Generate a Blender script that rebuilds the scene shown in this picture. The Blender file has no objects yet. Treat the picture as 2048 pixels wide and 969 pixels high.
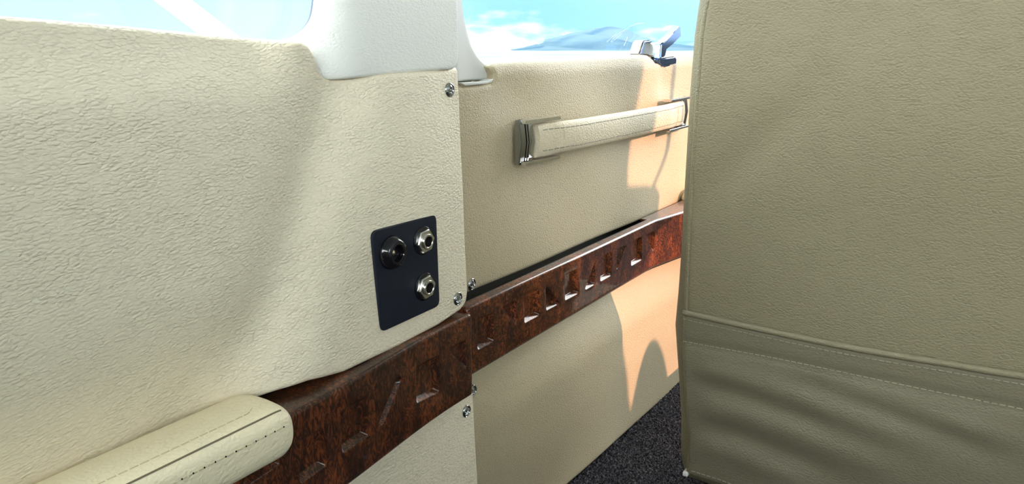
import bpy, bmesh, math, random
import numpy as np
from mathutils import Vector, Matrix
from mathutils.geometry import delaunay_2d_cdt
random.seed(7)
rng = np.random.default_rng(5)
sc = bpy.context.scene
COL = sc.collection
H = 0.52                     # the camera stands this far above the cabin floor

# ------------------------------------------------------------------ camera
F = 1500.0; CX = 1024.0; CY = 484.5
PITCH = math.atan(389 / F)
YAW = math.atan(1026 / math.hypot(F, 389))
cd = bpy.data.cameras.new('camera'); cam = bpy.data.objects.new('camera', cd); COL.objects.link(cam)
cd.sensor_fit = 'HORIZONTAL'; cd.sensor_width = 36; cd.lens = F / 2048 * 36
cd.clip_start = 0.02; cd.clip_end = 6000
cam.location = (0, 0, H); cam.rotation_euler = (math.pi / 2 - PITCH, 0, YAW)
sc.camera = cam

def ray(x, y):
    a = (x - CX) / F; b = (CY - y) / F
    fw = math.cos(PITCH) + b * math.sin(PITCH); up = -math.sin(PITCH) + b * math.cos(PITCH)
    return (-math.sin(YAW) * fw + math.cos(YAW) * a, math.cos(YAW) * fw + math.sin(YAW) * a, up)
# all building coordinates are measured from the camera's height (z = 0 there); link() lifts them by H
def hx(x, y, f):             # where a sight line meets the side surface X = f(y, z)
    d = ray(x, y); X = f if not callable(f) else -0.38
    for _ in range(40 if callable(f) else 1):
        t = X / d[0]
        if callable(f): X = 0.5 * X + 0.5 * f(t * d[1], t * d[2])
    t = X / d[0]
    return (X, t * d[1], t * d[2])
def hy(x, y, f):             # the same for a cross surface Y = f(x, z)
    d = ray(x, y); Y = f if not callable(f) else 0.72
    for _ in range(40 if callable(f) else 1):
        t = Y / d[1]
        if callable(f): Y = 0.5 * Y + 0.5 * f(t * d[0], t * d[2])
    t = Y / d[1]
    return (t * d[0], Y, t * d[2])
def hz(x, y, Z):
    d = ray(x, y); t = Z / d[2]
    return (t * d[0], t * d[1], Z)
def S(pts, f): return [hx(x, y, f) for x, y in pts]
def YZ(pts, f): return [hx(x, y, f)[1:] for x, y in pts]
def XZ(pts, f): return [(lambda p: (p[0], p[2]))(hy(x, y, f)) for x, y in pts]
def sm(a, b, x):
    t = np.clip((x - a) / (b - a), 0, 1); return t * t * (3 - 2 * t)

# ------------------------------------------------------------------ linking
def wloc(o):
    v = Vector((0, 0, 0))
    while o is not None: v += o.location; o = o.parent
    return v
def link(name, verts, faces, m, parent=None, origin=None, smooth=True, sharp=42):
    me = bpy.data.meshes.new(name)
    o = bpy.data.objects.new(name, me); COL.objects.link(o)
    if parent is not None:
        o.parent = parent; base = wloc(parent)
    else:
        V = np.array(verts)
        if origin is None:
            lo, hi = V.min(0), V.max(0); origin = ((lo[0] + hi[0]) / 2, (lo[1] + hi[1]) / 2, lo[2])
        o.location = Vector(origin) + Vector((0, 0, H)); base = o.location.copy()
    vv = [(v[0] - base.x, v[1] - base.y, v[2] + H - base.z) for v in verts]
    me.from_pydata(vv, [], faces); me.update()
    if m is not None: me.materials.append(m)
    if smooth:
        me.polygons.foreach_set('use_smooth', [True] * len(me.polygons))
        me.set_sharp_from_angle(angle=math.radians(sharp))
    return o
def tag(o, label, cat, group=None):
    o['label'] = label; o['category'] = cat
    if group: o['group'] = group
    return o
def struct(o): o['kind'] = 'structure'; return o
def thing(name, origin, label, cat, group=None):
    o = bpy.data.objects.new(name, None); COL.objects.link(o)
    o.empty_display_size = .02
    o.location = Vector(origin) + Vector((0, 0, H))
    return tag(o, label, cat, group)
class MB:
    def __init__(s): s.v = []; s.f = []
    def add(s, v, f):
        b = len(s.v); s.v += [tuple(p) for p in v]; s.f += [tuple(i + b for i in q) for q in f]; return s
    def box(s, lo, hi, bev=0.0):
        bm = bmesh.new(); bmesh.ops.create_cube(bm, size=1)
        for v in bm.verts:
            v.co = Vector([lo[i] + (v.co[i] + .5) * (hi[i] - lo[i]) for i in range(3)])
        if bev: bmesh.ops.bevel(bm, geom=bm.edges[:], offset=bev, segments=3, affect='EDGES', profile=.5)
        return s.bm(bm)
    def bm(s, bm):
        bm.verts.index_update()
        s.add([v.co[:] for v in bm.verts], [[v.index for v in f.verts] for f in bm.faces]); bm.free(); return s
    def build(s, name, m, parent=None, **k): return link(name, s.v, s.f, m, parent, **k)
def tube(path, r, n=10, closed=False, ry=None, up=(0, 0, 1), mb=None):
    mb = mb or MB(); P = [Vector(p) for p in path]; N = len(P); vs = []
    for i in range(N):
        a = P[(i - 1) % N] if closed or i else P[i]; b = P[(i + 1) % N] if closed or i < N - 1 else P[i]
        t = (b - a).normalized(); u = Vector(up); s_ = t.cross(u)
        if s_.length < 1e-4: s_ = t.cross(Vector((1, 0, 0)))
        s_.normalize(); u = s_.cross(t).normalized()
        for k in range(n):
            q = 2 * math.pi * k / n
            vs.append(P[i] + s_ * (math.cos(q) * r) + u * (math.sin(q) * (ry or r)))
    fs = []
    for i in range(N if closed else N - 1):
        j = (i + 1) % N
        for k in range(n):
            l = (k + 1) % n; fs.append((i * n + k, j * n + k, j * n + l, i * n + l))
    if not closed:
        fs.append(tuple(range(n))); fs.append(tuple((N - 1) * n + k for k in reversed(range(n))))
    mb.add(vs, fs); return mb
def rotate_to(axis):
    return Vector((0, 0, 1)).rotation_difference(Vector(axis)).to_matrix()
def lathe(prof, c, axis=(1, 0, 0), n=40, mb=None, sides=None):
    """prof: (radius, height) along the axis, from the wall outwards"""
    mb = mb or MB(); R = rotate_to(axis); c = Vector(c); vs = []; fs = []
    for r, h in prof:
        for k in range(n):
            q = 2 * math.pi * k / n
            vs.append(c + R @ Vector((r * math.cos(q), r * math.sin(q), h)))
    for i in range(len(prof) - 1):
        for k in range(n):
            l = (k + 1) % n; fs.append((i * n + k, i * n + l, (i + 1) * n + l, (i + 1) * n + k))
    mb.add(vs, fs); return mb
def smooth_path(pts, n=8, closed=False):
    P = [np.array(p, float) for p in pts]; N = len(P); out = []
    for i in range(N if closed else N - 1):
        p0 = P[(i - 1) % N] if closed or i else 2 * P[0] - P[1]
        p1 = P[i]; p2 = P[(i + 1) % N]
        p3 = P[(i + 2) % N] if closed or i < N - 2 else 2 * P[-1] - P[-2]
        for k in range(n):
            t = k / n
            out.append(.5 * ((2 * p1) + (-p0 + p2) * t + (2 * p0 - 5 * p1 + 4 * p2 - p3) * t * t + (-p0 + 3 * p1 - 3 * p2 + p3) * t ** 3))
    if not closed: out.append(P[-1])
    return [tuple(p) for p in out]
def resample(poly, h, closed=True):
    P = [np.array(p, float) for p in poly]; out = []
    N = len(P)
    for i in range(N if closed else N - 1):
        a, b = P[i], P[(i + 1) % N]; L = np.linalg.norm(b - a); k = max(1, int(math.ceil(L / h)))
        for j in range(k): out.append(a + (b - a) * j / k)
    if not closed: out.append(P[-1])
    return np.array(out)
def rounded(poly, r, n=6):
    """round every corner of a 2-D polygon; r may be a list"""
    P = [np.array(p, float) for p in poly]; N = len(P); out = []
    for i in range(N):
        rr = r[i] if isinstance(r, (list, tuple)) else r
        a, p, b = P[i - 1], P[i], P[(i + 1) % N]
        u, v = a - p, b - p; lu, lv = np.linalg.norm(u), np.linalg.norm(v); u /= lu; v /= lv
        if rr <= 0: out.append(tuple(p)); continue
        ang = math.acos(max(-1, min(1, float(u @ v)))); d = min(rr / math.tan(ang / 2), .48 * lu, .48 * lv)
        A, B = p + u * d, p + v * d
        for k in range(n + 1):
            t = k / n; out.append(tuple((1 - t) ** 2 * A + 2 * t * (1 - t) * p + t * t * B))
    return out
def area(P):
    P = np.array(P); x, y = P[:, 0], P[:, 1]
    return .5 * float(np.sum(x * np.roll(y, -1) - np.roll(x, -1) * y))
def ccw(P): return list(P) if area(P) > 0 else list(P)[::-1]
def inside(pts, poly):
    x, y = pts[:, 0], pts[:, 1]; P = np.array(poly); res = np.zeros(len(pts), bool)
    a = P; b = np.roll(P, -1, 0)
    for (x1, y1), (x2, y2) in zip(a, b):
        if y1 == y2: continue
        c = ((y1 > y) != (y2 > y)) & (x < (x2 - x1) * (y - y1) / (y2 - y1) + x1); res ^= c
    return res
def dist(pts, poly):
    P = np.array(poly); d = np.full(len(pts), 1e9); a = P; b = np.roll(P, -1, 0)
    for p, q in zip(a, b):
        e = q - p; L = e @ e
        if L == 0: continue
        t = np.clip(((pts - p) @ e) / L, 0, 1); dd = pts - p - t[:, None] * e
        d = np.minimum(d, np.hypot(dd[:, 0], dd[:, 1]))
    return d
def normals2(P):
    P = np.array(P); t = np.roll(P, -1, 0) - np.roll(P, 1, 0)
    n = np.stack([-t[:, 1], t[:, 0]], 1); return n / np.maximum(np.linalg.norm(n, axis=1), 1e-12)[:, None]

def pocket_ring(poly, ins, r=.0028):
    """a convex polygon moved inwards by ins, corners rounded; the number of points does not depend on ins"""
    P = np.array(ccw(poly)); n = len(P); Q = []
    for i in range(n):
        a, p, b = P[i - 1], P[i], P[(i + 1) % n]; u = (p - a) / np.linalg.norm(p - a); v = (b - p) / np.linalg.norm(b - p)
        nu, nv = np.array((-u[1], u[0])), np.array((-v[1], v[0])); k = 1 + nu @ nv
        Q.append(p + (nu + nv) * ins / max(k, .25))
    R = rounded(Q, max(.0006, r - ins * .5), 5); out = []
    for i in range(len(R)):
        a, b = np.array(R[i]), np.array(R[(i + 1) % len(R)]); out.append(a)
        if i % 6 == 5: out += [a + (b - a) * k / 5 for k in range(1, 5)]
    return np.array(out)
def pad(outline, f, axis='x', h=.004, r=.004, thick=.012, holes=(), depth=.003, bevel=.0025, step_edge=None, disp=None, hole_thick=None):
    """A panel in the (y,z) or (x,z) plane lying on X = f(y,z) (or Y = f(x,z)); rounded rim of radius r, sides of given thickness;
    holes become recessed pockets (depth) or, with hole_thick, through openings."""
    O = resample(ccw(outline), step_edge or h); n_o = normals2(O)
    if area(O) < 0: O = O[::-1]; n_o = normals2(O)
    HS = [pocket_ring(q, 0) for q in holes] if hole_thick is None else [resample(ccw(q), h) for q in holes]
    pts = [O]
    rings = [.04, .15, .35, .65, 1.0] if r > 0 else []
    for q in rings:
        p = O + n_o * (r * q); d = dist(p, O); ok = (d > r * q * .93) & inside(p, O)
        p = p[ok]
        keep = []; last = None
        for a in p:
            if last is None or np.hypot(*(a - last)) > max(.0006, r * .12): keep.append(a); last = a
        if keep: pts.append(np.array(keep))
    lo, hi = O.min(0), O.max(0)
    gx = np.arange(lo[0] + h / 2, hi[0], h); gy = np.arange(lo[1] + h / 2, hi[1], h * .866)
    G = np.array([(x + (h / 2 if j % 2 else 0), y) for j, y in enumerate(gy) for x in gx])
    if len(G):
        G = G[inside(G, O)]
    if len(G):
        G = G[dist(G, O) > r + h * .4]
        for q in HS:
            if len(G): G = G[~inside(G, q)]
            if len(G): G = G[dist(G, q) > h * .35]
        pts.append(G)
    base = sum(len(p) for p in pts); edges = [(i, (i + 1) % len(O)) for i in range(len(O))]
    for q in HS:
        edges += [(base + i, base + (i + 1) % len(q)) for i in range(len(q))]; pts.append(q); base += len(q)
    A = np.concatenate(pts)
    vo, eo, fo, *_ = delaunay_2d_cdt([Vector(p) for p in A], edges, [], 0, 1e-7)
    V2 = np.array([v[:] for v in vo]); T = np.array([t for t in fo if len(t) == 3])
    C = V2[T].mean(1); ok = inside(C, O)
    for q in HS: ok &= ~inside(C, q)
    T = T[ok]
    a_ = V2[T]; cr = (a_[:, 1, 0] - a_[:, 0, 0]) * (a_[:, 2, 1] - a_[:, 0, 1]) - (a_[:, 1, 1] - a_[:, 0, 1]) * (a_[:, 2, 0] - a_[:, 0, 0])
    T[cr < 0] = T[cr < 0][:, ::-1]
    T = T[np.abs(cr) > 1e-13]
    D = dist(V2, O)
    off = np.where(D < r, r - np.sqrt(np.maximum(0, r * r - (r - np.minimum(D, r)) ** 2)), 0) if r > 0 else np.zeros(len(V2))
    sg = 1 if axis == 'x' else -1
    def put(u, v, o): return ((f(u, v) if callable(f) else f) - sg * o, u, v) if axis == 'x' else (u, (f(u, v) if callable(f) else f) - sg * o, v)
    verts = [put(u, v, o) for (u, v), o in zip(V2, off)]
    if disp is not None: verts = [disp(p) for p in verts]
    faces = [tuple(int(i) for i in t) for t in T]
    key = {(round(u, 6), round(v, 6)): i for i, (u, v) in enumerate(V2)}
    def find(p):
        i = key.get((round(float(p[0]), 6), round(float(p[1]), 6)))
        if i is None: i = int(np.argmin(np.hypot(V2[:, 0] - p[0], V2[:, 1] - p[1])))
        return i
    L = [find(p) for p in O]; b = len(verts); n = len(L)
    verts += [put(p[0], p[1], r + thick) for p in O]
    faces += [(L[i], b + i, b + (i + 1) % n, L[(i + 1) % n]) for i in range(n) if L[i] != L[(i + 1) % n]]
    for q in HS:
        L = [find(p) for p in q]; n = len(L)
        if hole_thick is not None:
            b = len(verts); verts += [put(p[0], p[1], hole_thick) for p in q]
            faces += [(L[(i + 1) % n], b + (i + 1) % n, b + i, L[i]) for i in range(n)]
            continue
        prev = L; base_poly = holes[[id(k) for k in HS].index(id(q))]
        for ins, dep in ((.0004, .00012), (.0008, .0005), (bevel - .0005, depth - .0006), (bevel, depth - .0001), (bevel + .0006, depth)):
            p = pocket_ring(base_poly, ins)
            b = len(verts); verts += [put(u, v, dep) for u, v in p]; cur = list(range(b, b + n))
            faces += [(prev[i], prev[(i + 1) % n], cur[(i + 1) % n], cur[i]) for i in range(n)]
            prev = cur
        c = p.mean(0); b = len(verts); verts.append(put(c[0], c[1], depth))
        faces += [(prev[i], prev[(i + 1) % n], b) for i in range(n)]
    return verts, faces

# ------------------------------------------------------------------ materials
def mat(name):
    m = bpy.data.materials.new(name); m.use_nodes = True; nt = m.node_tree
    return m, nt, nt.nodes['Principled BSDF']
def N(nt, t, **k):
    n = nt.nodes.new(t)
    for a, b in k.items(): setattr(n, a, b)
    return n
def ramp(nt, src, stops):
    r = N(nt, 'ShaderNodeValToRGB'); e = r.color_ramp.elements
    while len(e) < len(stops): e.new(.5)
    for q, (p, c) in zip(e, stops): q.position = p; q.color = (*c, 1) if len(c) == 3 else c
    nt.links.new(src, r.inputs[0]); return r.outputs[0]
def plain(name, col, rough=.5, metal=0, spec=.5, coat=0, noise=0):
    m, nt, b = mat(name); b.inputs['Base Color'].default_value = (*col, 1); b.inputs['Roughness'].default_value = rough
    b.inputs['Metallic'].default_value = metal; b.inputs['Specular IOR Level'].default_value = spec; b.inputs['Coat Weight'].default_value = coat
    b.inputs['Coat Roughness'].default_value = .04
    if noise:
        tc = N(nt, 'ShaderNodeTexCoord'); n = N(nt, 'ShaderNodeTexNoise'); n.inputs['Scale'].default_value = 60; nt.links.new(tc.outputs['Object'], n.inputs['Vector'])
        mr = N(nt, 'ShaderNodeMapRange'); mr.inputs['To Min'].default_value = rough - noise; mr.inputs['To Max'].default_value = rough + noise
        nt.links.new(n.outputs['Fac'], mr.inputs['Value']); nt.links.new(mr.outputs['Result'], b.inputs['Roughness'])
    return m
def leather(name, col, cell=.0032, bump=.35, rough=.42, stretch=(1, .62, 1), spec=.4, crease=.08, big=.25, edge=.5, dist=1.0):
    """pebbled hide: soft cells squeezed along one direction, wandering creases between them and a fine pore noise"""
    m, nt, b = mat(name); L = nt.links.new
    b.inputs['Roughness'].default_value = rough; b.inputs['Specular IOR Level'].default_value = spec
    tc = N(nt, 'ShaderNodeTexCoord'); mp = N(nt, 'ShaderNodeMapping'); mp.inputs['Scale'].default_value = stretch; L(tc.outputs['Object'], mp.inputs['Vector'])
    def noise(scale, detail, src):
        n = N(nt, 'ShaderNodeTexNoise'); n.inputs['Scale'].default_value = scale / cell; n.inputs['Detail'].default_value = detail; L(src, n.inputs['Vector']); return n
    def math_(op, a, b_, c=None):
        n = N(nt, 'ShaderNodeMath', operation=op)
        for i, q in enumerate((a, b_, c)):
            if q is None: continue
            if isinstance(q, (int, float)): n.inputs[i].default_value = q
            else: L(q, n.inputs[i])
        return n.outputs[0]
    n1 = noise(.45, 3, mp.outputs[0])
    sb = N(nt, 'ShaderNodeVectorMath', operation='SUBTRACT'); sb.inputs[1].default_value = (.5, .5, .5); L(n1.outputs['Color'], sb.inputs[0])
    mx = N(nt, 'ShaderNodeVectorMath', operation='SCALE'); mx.inputs['Scale'].default_value = cell * 1.7 * dist; L(sb.outputs[0], mx.inputs[0])
    ad = N(nt, 'ShaderNodeVectorMath', operation='ADD'); L(mp.outputs[0], ad.inputs[0]); L(mx.outputs[0], ad.inputs[1])
    v = N(nt, 'ShaderNodeTexVoronoi', feature='SMOOTH_F1'); v.inputs['Smoothness'].default_value = .22; v.inputs['Scale'].default_value = 1 / cell; L(ad.outputs[0], v.inputs['Vector'])
    pr = N(nt, 'ShaderNodeMapRange'); pr.inputs['From Min'].default_value = 0; pr.inputs['From Max'].default_value = .75; pr.inputs['To Min'].default_value = 1; pr.inputs['To Max'].default_value = 0
    L(v.outputs['Distance'], pr.inputs['Value'])
    n2 = noise(.16, 3, mp.outputs[0]); n3 = noise(1.9, 3, ad.outputs[0]); n4 = noise(.62, 2, ad.outputs[0])
    md = N(nt, 'ShaderNodeMapRange'); md.inputs['From Min'].default_value = .36; md.inputs['From Max'].default_value = .64; md.inputs['To Min'].default_value = .5; L(n2.outputs['Fac'], md.inputs['Value'])
    iv0 = math_('SUBTRACT', 1.0, pr.outputs[0]); iv = math_('MULTIPLY', iv0, iv0); mu = math_('MULTIPLY', iv, md.outputs[0])
    rg = math_('ABSOLUTE', math_('SUBTRACT', n4.outputs['Fac'], .5), None)           # wandering creases
    rg = math_('MINIMUM', math_('MULTIPLY', rg, 5.0), 1.0)
    h = math_('MULTIPLY_ADD', mu, -1.15, math_('MULTIPLY', rg, .16))
    h = math_('MULTIPLY_ADD', n3.outputs['Fac'], .10, h)
    h = math_('MULTIPLY_ADD', n2.outputs['Fac'], big * 3, h)
    bp = N(nt, 'ShaderNodeBump'); bp.inputs['Strength'].default_value = bump; bp.inputs['Distance'].default_value = cell * .38; L(h, bp.inputs['Height']); L(bp.outputs[0], b.inputs['Normal'])
    dk = tuple(c * (1 - crease) for c in col)  # valleys darkened in the colour to back up weak bump shading
    mc = N(nt, 'ShaderNodeMix', data_type='RGBA'); mc.inputs['A'].default_value = (*col, 1); mc.inputs['B'].default_value = (*dk, 1); L(mu, mc.inputs['Factor']); L(mc.outputs['Result'], b.inputs['Base Color'])
    return m
def wood(name, sv=(1, 1, .45), dark=(.014, .0062, .0042), mid=(.042, .0160, .0085), light=(.24, .064, .021), k=1.0):
    m, nt, b = mat(name); L = nt.links.new
    tc = N(nt, 'ShaderNodeTexCoord'); mp = N(nt, 'ShaderNodeMapping'); mp.inputs['Scale'].default_value = sv; L(tc.outputs['Object'], mp.inputs['Vector'])
    n1 = N(nt, 'ShaderNodeTexNoise'); n1.inputs['Scale'].default_value = 105 * k; n1.inputs['Detail'].default_value = 3; n1.inputs['Distortion'].default_value = 1.6; L(mp.outputs[0], n1.inputs['Vector'])
    w = N(nt, 'ShaderNodeMath', operation='MULTIPLY'); w.inputs[1].default_value = 40; L(n1.outputs['Fac'], w.inputs[0])
    s = N(nt, 'ShaderNodeMath', operation='SINE'); L(w.outputs[0], s.inputs[0])
    n2 = N(nt, 'ShaderNodeTexNoise'); n2.inputs['Scale'].default_value = 38 * k; n2.inputs['Detail'].default_value = 4; n2.inputs['Distortion'].default_value = .8; L(mp.outputs[0], n2.inputs['Vector'])
    n3 = N(nt, 'ShaderNodeTexNoise'); n3.inputs['Scale'].default_value = 420 * k; n3.inputs['Detail'].default_value = 3; L(mp.outputs[0], n3.inputs['Vector'])
    a = N(nt, 'ShaderNodeMath', operation='MULTIPLY_ADD'); a.inputs[1].default_value = .11; n2s = N(nt, 'ShaderNodeMath', operation='MULTIPLY_ADD'); n2s.inputs[1].default_value = .6; n2s.inputs[2].default_value = .2; L(n2.outputs['Fac'], n2s.inputs[0]); L(s.outputs[0], a.inputs[0]); L(n2s.outputs[0], a.inputs[2])
    a2 = N(nt, 'ShaderNodeMath', operation='MULTIPLY_ADD'); a2.inputs[1].default_value = .45; L(n3.outputs['Fac'], a2.inputs[0]); L(a.outputs[0], a2.inputs[2])
    c = ramp(nt, a2.outputs[0], [(.45, dark), (.70, mid), (.98, light)])
    L(c, b.inputs['Base Color']); b.inputs['Roughness'].default_value = .35; b.inputs['Coat Weight'].default_value = .6; b.inputs['Coat Roughness'].default_value = .05
    b.inputs['Specular IOR Level'].default_value = .2
    return m
CREAM = (.84, .75, .575)
M = {}
M['panel'] = leather('cream_pebbled_leather', CREAM, cell=.00155, bump=.75, stretch=(1, .5, 1), rough=.46)
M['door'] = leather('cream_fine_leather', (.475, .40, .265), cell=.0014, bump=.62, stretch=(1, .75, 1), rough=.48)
M['arm'] = leather('cream_armrest_leather', (.88, .78, .55), cell=.0022, bump=.4, stretch=(1, .8, 1), rough=.44, crease=.03)
M['strap'] = leather('cream_strap_leather', (.62, .54, .39), cell=.0016, bump=.6, stretch=(1, .6, 1), rough=.47)
M['seat'] = leather('taupe_seat_leather', (.182, .158, .096), cell=.0015, bump=.65, stretch=(.55, 1, 1), rough=.5)
M['seatpocket'] = leather('taupe_pocket_leather', (.156, .139, .092), cell=.0015, bump=.45, stretch=(.55, 1, 1), rough=.48)
M['pillar'] = leather('white_textured_plastic', (.80, .80, .76), cell=.0013, bump=.42, stretch=(1, .5, 1), rough=.4, crease=.0, big=.1)
M['white'] = plain('white_smooth_plastic', (.60, .60, .57), .32, spec=.45)
M['bead'] = plain('cream_frame_plastic', (.52, .52, .46), .35)
M['rubber'] = plain('dark_blue_grey_seal', (.035, .05, .085), .5)
M['gap_black'] = plain('black_gap_fill', (.012, .012, .016), .6)  # black for the strips added in the door trim's dark gaps
M['wood'] = wood('dark_burl_wood', sv=(1, 1, .42))
M['wood2'] = wood('dark_burl_wood_door', sv=(1, 1, .6), k=1.15, mid=(.042, .0150, .0078), light=(.34, .085, .026))  # same burl, its light tone raised in colour for the sunlit end
M['chrome'] = plain('chrome', (.82, .83, .85), .07, 1, noise=.02)
M['chrome2'] = plain('satin_chrome_dark_reflection', (.33, .34, .34), .2, 1, noise=.05)  # grey darkened in the colour as if mirroring a dark cabin
M['screw'] = plain('screw_dark_reflection', (.5, .5, .5), .12, 1, noise=.04)  # chrome dulled in the colour as if mirroring dark surroundings
M['sky_tint'] = plain('chrome_sky_tint', (.13, .21, .40), .1, 1)  # chrome tinted blue in its colour to stand for mirrored sky
M['nickel'] = plain('nickel', (.72, .70, .66), .22, 1, noise=.06)
M['black'] = plain('black_powder_coat', (.011, .014, .024), .5, spec=.25, noise=.06)
M['gloss'] = plain('black_gloss_plastic', (.006, .006, .009), .12, spec=.6)
M['hole'] = plain('dark_socket', (.004, .004, .004), .6, spec=.1)
M['brass'] = plain('brass_contact', (.75, .6, .42), .25, 1)
M['thread'] = plain('cream_thread', (.60, .51, .33), .7)
M['threadseat'] = plain('taupe_thread', (.235, .22, .16), .7)
M['seam'] = plain('dark_seam', (.20, .165, .10), .8)
M['liner'] = plain('headliner_cloth', (.78, .77, .72), .9, noise=.05)
M['hull'] = plain('hull_paint', (.10, .095, .08), .8)
M['paint'] = plain('white_aircraft_paint', (.56, .56, .60), .35, coat=.2)
M['seatbase'] = plain('dark_green_grey_vinyl', (.05, .055, .047), .6)
M['belt'] = plain('grey_webbing', (.22, .21, .19), .8)
# carpet
m, nt, b = mat('charcoal_carpet'); L = nt.links.new
tc = N(nt, 'ShaderNodeTexCoord'); n = N(nt, 'ShaderNodeTexNoise'); n.inputs['Scale'].default_value = 480; n.inputs['Detail'].default_value = 3; L(tc.outputs['Object'], n.inputs['Vector'])
L(ramp(nt, n.outputs['Fac'], [(.36, (.008, .008, .011)), (.5, (.035, .034, .042)), (.68, (.15, .14, .15))]), b.inputs['Base Color']); b.inputs['Roughness'].default_value = .95; b.inputs['Specular IOR Level'].default_value = .1
bp = N(nt, 'ShaderNodeBump'); bp.inputs['Strength'].default_value = .9; bp.inputs['Distance'].default_value = .002; L(n.outputs['Fac'], bp.inputs['Height']); L(bp.outputs[0], b.inputs['Normal'])
M['carpet'] = m
# thin window pane: clear with a weak reflection
m, nt, b = mat('acrylic_pane'); L = nt.links.new; nt.nodes.remove(b); out = nt.nodes['Material Output']
tr = N(nt, 'ShaderNodeBsdfTransparent'); gl = N(nt, 'ShaderNodeBsdfGlossy'); gl.inputs['Roughness'].default_value = .02; mx = N(nt, 'ShaderNodeMixShader')
tr.inputs[0].default_value = (.97, .985, .985, 1)
mx.inputs[0].default_value = .04; L(tr.outputs[0], mx.inputs[1]); L(gl.outputs[0], mx.inputs[2]); L(mx.outputs[0], out.inputs[0]); M['pane'] = m
M['scratch'] = plain('pane_scratch', (.75, .8, .85), .4)
# hill and land
m, nt, b = mat('wooded_hill'); L = nt.links.new
tc = N(nt, 'ShaderNodeTexCoord'); n = N(nt, 'ShaderNodeTexNoise'); n.inputs['Scale'].default_value = .02; n.inputs['Detail'].default_value = 6; L(tc.outputs['Object'], n.inputs['Vector'])
L(ramp(nt, n.outputs['Fac'], [(.4, (.012, .03, .055)), (.6, (.05, .075, .09))]), b.inputs['Base Color']); b.inputs['Roughness'].default_value = 1; b.inputs['Specular IOR Level'].default_value = 0; M['hill'] = m
m, nt, b = mat('dry_airfield'); L = nt.links.new
tc = N(nt, 'ShaderNodeTexCoord'); n = N(nt, 'ShaderNodeTexNoise'); n.inputs['Scale'].default_value = .05; n.inputs['Detail'].default_value = 5; L(tc.outputs['Object'], n.inputs['Vector'])
L(ramp(nt, n.outputs['Fac'], [(.35, (.11, .14, .145)), (.65, (.17, .195, .19))]), b.inputs['Base Color']); b.inputs['Roughness'].default_value = 1; b.inputs['Specular IOR Level'].default_value = 0; M['land'] = m

# ------------------------------------------------------------------ sky and sun
SUN = Vector((1, .12, .42)).normalized()
w = bpy.data.worlds.new('sky'); sc.world = w; w.use_nodes = True; nt = w.node_tree; L = nt.links.new
bg = nt.nodes['Background']; tc = N(nt, 'ShaderNodeTexCoord'); sp = N(nt, 'ShaderNodeSeparateXYZ'); L(tc.outputs['Generated'], sp.inputs[0])
grad = ramp(nt, sp.outputs['Z'], [(0.0, (.20, .42, .55)), (.05, (.095, .325, .50)), (.35, (.11, .34, .55))])
mp = N(nt, 'ShaderNodeMapping'); mp.inputs['Scale'].default_value = (6, 6, 20); mp.inputs['Location'].default_value = (1.35, .2, .1); L(tc.outputs['Generated'], mp.inputs['Vector'])
cn = N(nt, 'ShaderNodeTexNoise'); cn.inputs['Scale'].default_value = 1.5; cn.inputs['Detail'].default_value = 6; cn.inputs['Roughness'].default_value = .55; L(mp.outputs[0], cn.inputs['Vector'])
# low cloud banks: threshold rises with elevation
cb = N(nt, 'ShaderNodeVectorMath', operation='DOT_PRODUCT'); cb.inputs[1].default_value = Vector(ray(985, 95)).normalized(); L(tc.outputs['Generated'], cb.inputs[0])
cm = N(nt, 'ShaderNodeMapRange'); cm.interpolation_type = 'SMOOTHSTEP'; cm.inputs['From Min'].default_value = .992; cm.inputs['From Max'].default_value = 1.0; cm.inputs['To Max'].default_value = .17; L(cb.outputs['Value'], cm.inputs['Value'])
ca = N(nt, 'ShaderNodeMath', operation='ADD'); L(cn.outputs['Fac'], ca.inputs[0]); L(cm.outputs[0], ca.inputs[1])
th = N(nt, 'ShaderNodeMath', operation='MULTIPLY_ADD'); th.inputs[1].default_value = -6.0; L(sp.outputs['Z'], th.inputs[0]); L(ca.outputs[0], th.inputs[2])
cl = N(nt, 'ShaderNodeMapRange'); cl.interpolation_type = 'SMOOTHSTEP'; cl.inputs['From Min'].default_value = .43; cl.inputs['From Max'].default_value = .62; L(th.outputs[0], cl.inputs['Value'])
mc = N(nt, 'ShaderNodeMix', data_type='RGBA'); L(cl.outputs[0], mc.inputs['Factor']); L(grad, mc.inputs['A']); mc.inputs['B'].default_value = (.95, .97, .97, 1)
# unseen sky overhead and behind, brightened to light the cabin
hz_ = N(nt, 'ShaderNodeMapRange'); hz_.interpolation_type = 'SMOOTHSTEP'; hz_.inputs['From Min'].default_value = .10; hz_.inputs['From Max'].default_value = .45; L(sp.outputs['Z'], hz_.inputs['Value'])
mh = N(nt, 'ShaderNodeMix', data_type='RGBA'); L(hz_.outputs[0], mh.inputs['Factor']); lw = N(nt, 'ShaderNodeVectorMath', operation='DOT_PRODUCT'); lw.inputs[1].default_value = Vector(ray(150, 60)).normalized(); L(tc.outputs['Generated'], lw.inputs[0])
lm = N(nt, 'ShaderNodeMapRange'); lm.interpolation_type = 'SMOOTHSTEP'; lm.inputs['From Min'].default_value = .84; lm.inputs['From Max'].default_value = 1.0; lm.inputs['To Max'].default_value = .4; L(lw.outputs['Value'], lm.inputs['Value'])
ml = N(nt, 'ShaderNodeMix', data_type='RGBA'); L(lm.outputs[0], ml.inputs['Factor']); L(mc.outputs['Result'], ml.inputs['A']); ml.inputs['B'].default_value = (.75, .85, .9, 1)
L(ml.outputs['Result'], mh.inputs['A']); mh.inputs['B'].default_value = (3.1, 3.75, 4.2, 1)
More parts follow.
